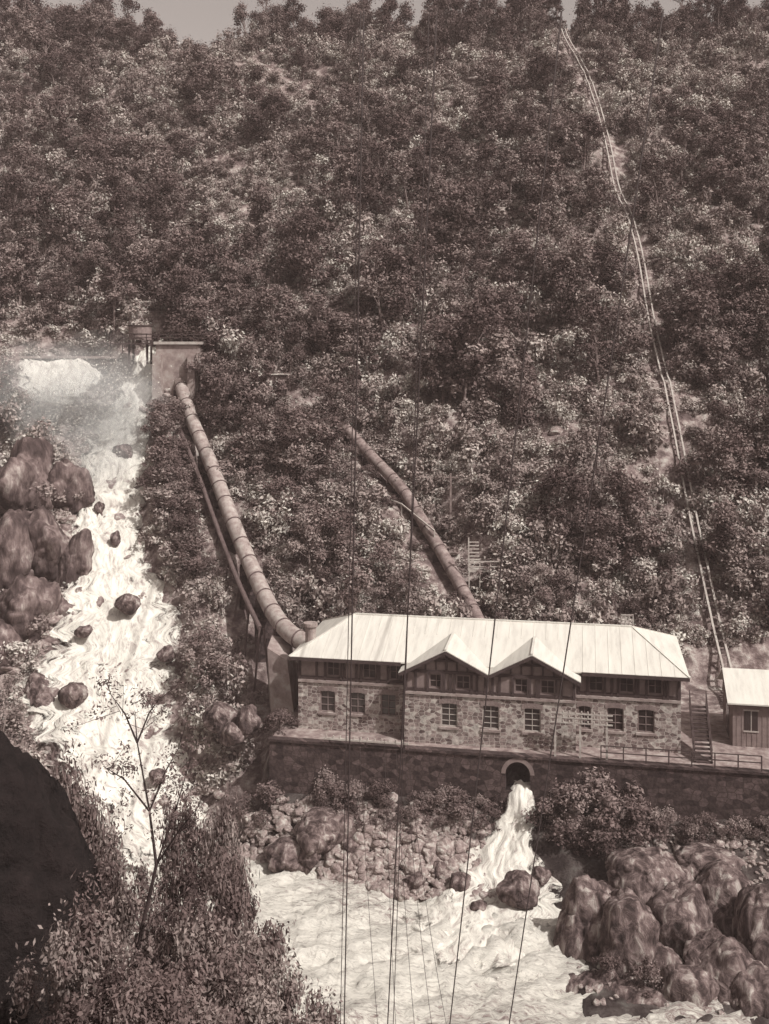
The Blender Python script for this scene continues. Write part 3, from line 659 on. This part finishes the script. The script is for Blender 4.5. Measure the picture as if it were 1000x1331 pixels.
# drifting spray: overlapping lumpy bodies of thin even mist, plus white flecks added to brighten it
m=bpy.data.materials.new('spray_mist'); m.use_nodes=True; nt=m.node_tree; nt.nodes.clear()
out=nt.nodes.new('ShaderNodeOutputMaterial'); v=nt.nodes.new('ShaderNodeVolumeScatter'); v.inputs['Color'].default_value=(1,.98,.96,1); v.inputs['Density'].default_value=.030; v.inputs['Anisotropy'].default_value=-.25
nt.links.new(v.outputs[0],out.inputs['Volume'])
sm=empty('spray_mist')
MS=[(105,530,113,8.0,7.0),(65,525,113,6.5,6.5),(150,555,112,5.0,6.0),(95,570,111,6.0,6.0),(60,560,112,4.2,5.2),(135,500,114,6,4.5),(120,600,109,4.0,4.5),(75,500,115,7.0,4),(160,520,114,3.4,4.5),(40,510,113,4.5,3.4),(140,620,108,2.6,3.0)]
dv=[]
for i,(px,py_,Y,rx,rz) in enumerate(MS):
    o=rock_mesh('mist_body_%d'%i,4,60+i,m,(rx,3.6,rz),amp=.6); c=((px-500)/1400*Y,Y,35.5-(py_-450)/1400*Y); o.location=c; o.parent=sm
    k=int(42*rx*rz); P=rng.normal(size=(k,3))*np.array([rx*.42,1.3,rz*.42])+np.array(c); dv.append(P)
P=np.concatenate(dv); keep=np.array([p[2]>H(p[0],p[1])+.2 and p[2]<35.2+noise.noise(Vector((p[0]*.3,0,0)))*1.5 for p in P]); P=P[keep]; k=len(P)
nr=rng.normal(size=(k,3))+np.array([.5,-.6,.7]); nr/=np.linalg.norm(nr,axis=1)[:,None]; a=np.cross(nr,rng.normal(size=(k,3))); a/=np.linalg.norm(a,axis=1)[:,None]; b=np.cross(nr,a); s=rng.uniform(.025,.06,k)[:,None]
V=np.stack([P-a*s,P-b*s,P+a*s,P+b*s],1).reshape(-1,3)
me=bpy.data.meshes.new('mist_brightening_flecks'); me.from_pydata([tuple(q) for q in V],[],[(4*i,4*i+1,4*i+2,4*i+3) for i in range(k)]); me.materials.append(M_fleck); o=bpy.data.objects.new('mist_brightening_flecks',me); COL.objects.link(o); o.parent=sm
hz=MB(); hz.box(-700,700,-60,420,-3,260); o=hz.obj('black_lift_haze',[M_conc])  # scattering volume added to lift the dark tones
m=bpy.data.materials.new('thin_haze'); m.use_nodes=True; nt=m.node_tree; nt.nodes.clear()
out=nt.nodes.new('ShaderNodeOutputMaterial'); v=nt.nodes.new('ShaderNodeVolumeScatter'); v.inputs['Color'].default_value=(1,.80,.76,1); v.inputs['Density'].default_value=.00038; v.inputs['Anisotropy'].default_value=-.2
nt.links.new(v.outputs[0],out.inputs['Volume']); o.data.materials.clear(); o.data.materials.append(m)
# ------------------------------------------------------------- incline tramway
tp=smooth_path([(x,y,0) for x,y in TRAMXY],10)
ts=[Vector((p.x,p.y,H(p.x,p.y)+.9)) for p in tp]
zz=np.array([p.z for p in ts]); zz=np.convolve(np.pad(zz,6,'edge'),np.ones(13)/13,'valid'); ts=[Vector((p.x,p.y,max(z,p.z-.3))) for p,z in zip(ts,zz)]
te=empty('incline_tramway'); R=MB(); Q=MB()
for i in range(len(ts)-1):
    a,b=ts[i],ts[i+1]
    for s in (-.33,.33): R.beam(a+Vector((s,0,0)),b+Vector((s,0,0)),.17,.16)
    L=(b-a).length; n=max(1,int(L/.75))
    for k in range(n):
        p=a.lerp(b,k/n); Q.beam(p+Vector((-.45,0,-.14)),p+Vector((.45,0,-.14)),.2,.1)
    if i%3==0:
        for s in (-.35,.35): Q.beam(a+Vector((s,0,-.2)),(a.x+s*1.3,a.y,H(a.x+s*1.3,a.y)-.5),.12)
R.obj('rails',[M_wood],te); Q.obj('sleepers_and_trestle',[M_sleeper],te)
# ------------------------------------------------------------- small hillside structures
def platform(name,px,py_,Y,w,steps=True):
    x=(px-500)/1400*Y; z=35.5-(py_-450)/1400*Y; m=MB()
    m.box(x,x+w,Y,Y+1.4,z-.12,z,0)
    for k in np.linspace(0,w,4): m.box(x+k-.05,x+k+.05,Y-.02,Y+.06,H(x,Y)-.5,z+.9,0)
    m.box(x,x+w,Y-.06,Y-.022,z+.8,z+.9,0); m.box(x,x+w,Y-.06,Y-.022,z+.35,z+.43,0)
    if steps:
        m.box(x-.1,x+.02,Y-.03,Y+.09,z,z+3.0,0)
        for i in range(9): m.box(x+.05,x+1.0,Y+i*.2,Y+i*.2+.15,z+i*.28,z+i*.28+.08,0)
    return m.obj(name,[M_wood])
platform('lookout_platform',610,742,97,2.9)
platform('lookout_platform',808,812,93,1.0,False)
m=MB()
def P3(px,py_,Y): return ((px-500)/1400*Y,Y,35.5-(py_-450)/1400*Y)
pr=[P3(465,628,107),P3(490,642,106),P3(522,655,105),P3(565,690,101)]
for a,b in zip(pr,pr[1:]): m.beam(a,b,.12,.12)
for a in pr: m.beam(a,(a[0],a[1],H(a[0],a[1])-.5),.12)
m.obj('timber_handrail',[M_wood])
m=MB(); a=P3(586,615,104); m.beam(a,(a[0],a[1],H(a[0],a[1])-.5),.18); m.beam((a[0]-.7,a[1],a[2]-.4),(a[0]+.7,a[1],a[2]-.4),.12); m.obj('wire_pole',[M_sleeper])
m=MB(); a=P3(360,487,119); m.box(a[0]-1.4,a[0]+1.4,118.5,121,a[2]-1.2,a[2],0); m.add([(a[0]-1.7,118.2,a[2]),(a[0]+1.7,118.2,a[2]),(a[0]+1.7,121.3,a[2]+.5),(a[0]-1.7,121.3,a[2]+.5)],[(0,1,2,3)],1); m.obj('valve_hut',[M_panel,M_wood])
# ------------------------------------------------------------- cables
def cable(p,q,r0,r1,sag=1.0,name='overhead_cable'):
    p=Vector(p);q=Vector(q); pts=[];rr=[]
    for i in range(33):
        t=i/32; v=p.lerp(q,t); v.z-=sag*4*t*(1-t); pts.append(v); rr.append(lerp(r0,r1,t))
    m=MB(); m.tube(pts,rr,5,0,False); return m.obj(name,[M_wire],smooth=True)
def ext(a,b,d):
    a=Vector(a);b=Vector(b); return b+(b-a).normalized()*d
for (xa,ya),(xb,yb),k in [((473,15),(448,1310),1),((568,15),(505,1310),1),((730,15),(587,1310),1),((862,15),(665,1310),1),((469,15),(443,1310),.6),((558,15),(512,1310),.6)]:
    a=P3(xa,ya,192); b=P3(xb,yb,30); cable(a,ext(a,b,4.2),.17*k,.014*k,.6)
for i,(u,xb) in enumerate([(5.2,500),(7.0,520),(7.8,548),(8.4,575),(8.6,600)]):
    c,s=math.cos(ANG),math.sin(ANG); a=(-6.4+u*c+2.68*s,80+u*s-2.68*c,BASE+.62); b=P3(xb,1420,38); cable(a,ext(a,b,1.0),.016,.010,2.0)
# ------------------------------------------------------------- foreground growth
def sapling():
    tr=MB(); cl=[]
    main=[Vector(p) for p in [(-5.5,22,17.5),(-5.3,22,20.5),(-5.2,22,22.2),(-4.95,22,23.6),(-4.66,22,24.9),(-4.8,22,26.0),(-5.05,22,27.4),(-5.1,22,28.0)]]
    tr.tube(main,[.08,.065,.055,.045,.035,.022,.014,.008],7)
    for (b0,ends) in [(main[4],[(-3.7,21.6,26.3),(-4.0,22.3,27)]),(main[3],[(-3.4,22,24.8),(-5.9,22.2,25.2)]),(main[5],[(-5.7,21.8,27),(-4.2,22,27.3)]),(main[2],[(-6.0,22,23.9),(-3.9,21.7,23.4)]),(main[6],[(-4.6,22,28.3),(-5.6,22,28.4)])]:
        for e in ends:
            e=Vector(e); mid=(b0+e)/2+Vector((random.uniform(-.1,.1),random.uniform(-.2,.2),.12)); tr.tube([b0,mid,e],[.022,.016,.006],5)
            for k in range(8):
                t=random.uniform(.3,1.15); c=b0.lerp(e,t)+Vector((random.gauss(0,.3),random.gauss(0,.3),random.gauss(0,.28)))
                tr.tube([b0.lerp(e,min(t,.95)),c],[.007,.003],4)
                r=random.uniform(.14,.32); cl.append((tuple(c),(r,r,r*.7),random.uniform(.1,.7)))
    foliage_obj('sapling_tree',cl,3600,.038,M_fore,tr,M_barkd,asp=.4)
sapling()
C_near=protocol('near_bush_kinds')
for i in range(4):
    cl,tr=tree_parts(3.0,1.3,34,low=.15,crs=.55,lean_=.12,zs=(.5,1.2)); foliage_obj('nearbush_%d'%i,cl,9500,.042,M_fore,tr,M_barkd,C_near,asp=.42)
items=[]
for px,top,Y,s in [(150,1120,24,.9),(215,1190,21,.9),(262,1120,27,.95),(320,1190,24,.9),(355,1235,22,.8),(290,1230,19,.9),(400,1280,22,.7),(180,1250,17,.9),(120,1190,18,.8),(245,1290,15,.8),(335,1300,18,.8),(75,1000,34,1.0),(125,1040,33,.9),(285,1060,36,.9),(20,960,40,1.0),(180,1130,30,.9),(130,1270,14,.8),(255,1030,38,.8),(230,1090,33,.8),(310,1110,33,.7)]:
    z=35.5-(top-450)/1400*Y; x=(px-500)/1400*Y; g=H(x,Y); hgt=z-g; sz=max(.6,hgt/3.1)
    items.append((x,Y,g-.1,(0,0,random.uniform(0,6)),(s*min(sz,1.25),s*min(sz,1.25),sz),random.randrange(4)))
scatter('near_bank_bushes',C_near,items)
items=[]
for i in range(350):
    y=random.uniform(10,48); x=random.uniform(-y*.5-4,y*.5+4); s=random.uniform(.3,.6)
    if 33-.68*y+1.6*s>35.5-.63*y-.2: s=.25
    items.append((x,y,H(x,y)-.15,rnd_rot(),(s,s,s*.8),random.randrange(4)))
scatter('near_bank_scrub',C_bush,items)
# ------------------------------------------------------------- camera, light, world
cam=bpy.data.cameras.new('camera'); co=bpy.data.objects.new('camera',cam); COL.objects.link(co); sc.camera=co
co.location=(0,0,35.5); co.rotation_euler=(math.radians(90),0,0); cam.sensor_width=36; cam.lens=1400/1331*36; cam.shift_y=-215.5/1331; cam.clip_start=.5; cam.clip_end=6000
S=Vector((.50,-.42,.74)).normalized()
sun=bpy.data.lights.new('sun','SUN'); sun.energy=4.8; sun.angle=math.radians(.6); sun.color=(1,.95,.90)
so=bpy.data.objects.new('sun',sun); COL.objects.link(so); so.rotation_euler=S.to_track_quat('Z','Y').to_euler(); so.location=(60,-60,150)
w=bpy.data.worlds.new('World'); sc.world=w; w.use_nodes=True; nt=w.node_tree; bg=nt.nodes['Background']
sky=nt.nodes.new('ShaderNodeTexSky'); sky.sky_type='NISHITA'; sky.sun_disc=False; sky.sun_elevation=math.asin(S.z); sky.sun_rotation=math.atan2(S.x,S.y); sky.dust_density=3
bw=nt.nodes.new('ShaderNodeRGBToBW'); mx=nt.nodes.new('ShaderNodeVectorMath'); mx.operation='SCALE'; mx.inputs[0].default_value=(1.10,.96,.89)
nt.links.new(sky.outputs[0],bw.inputs[0]); nt.links.new(bw.outputs[0],mx.inputs['Scale']); nt.links.new(mx.outputs[0],bg.inputs[0]); bg.inputs[1].default_value=.15
sc.view_settings.view_transform='Standard'; sc.view_settings.look='None'; sc.view_settings.exposure=0; sc.view_settings.gamma=1
print('DONE')
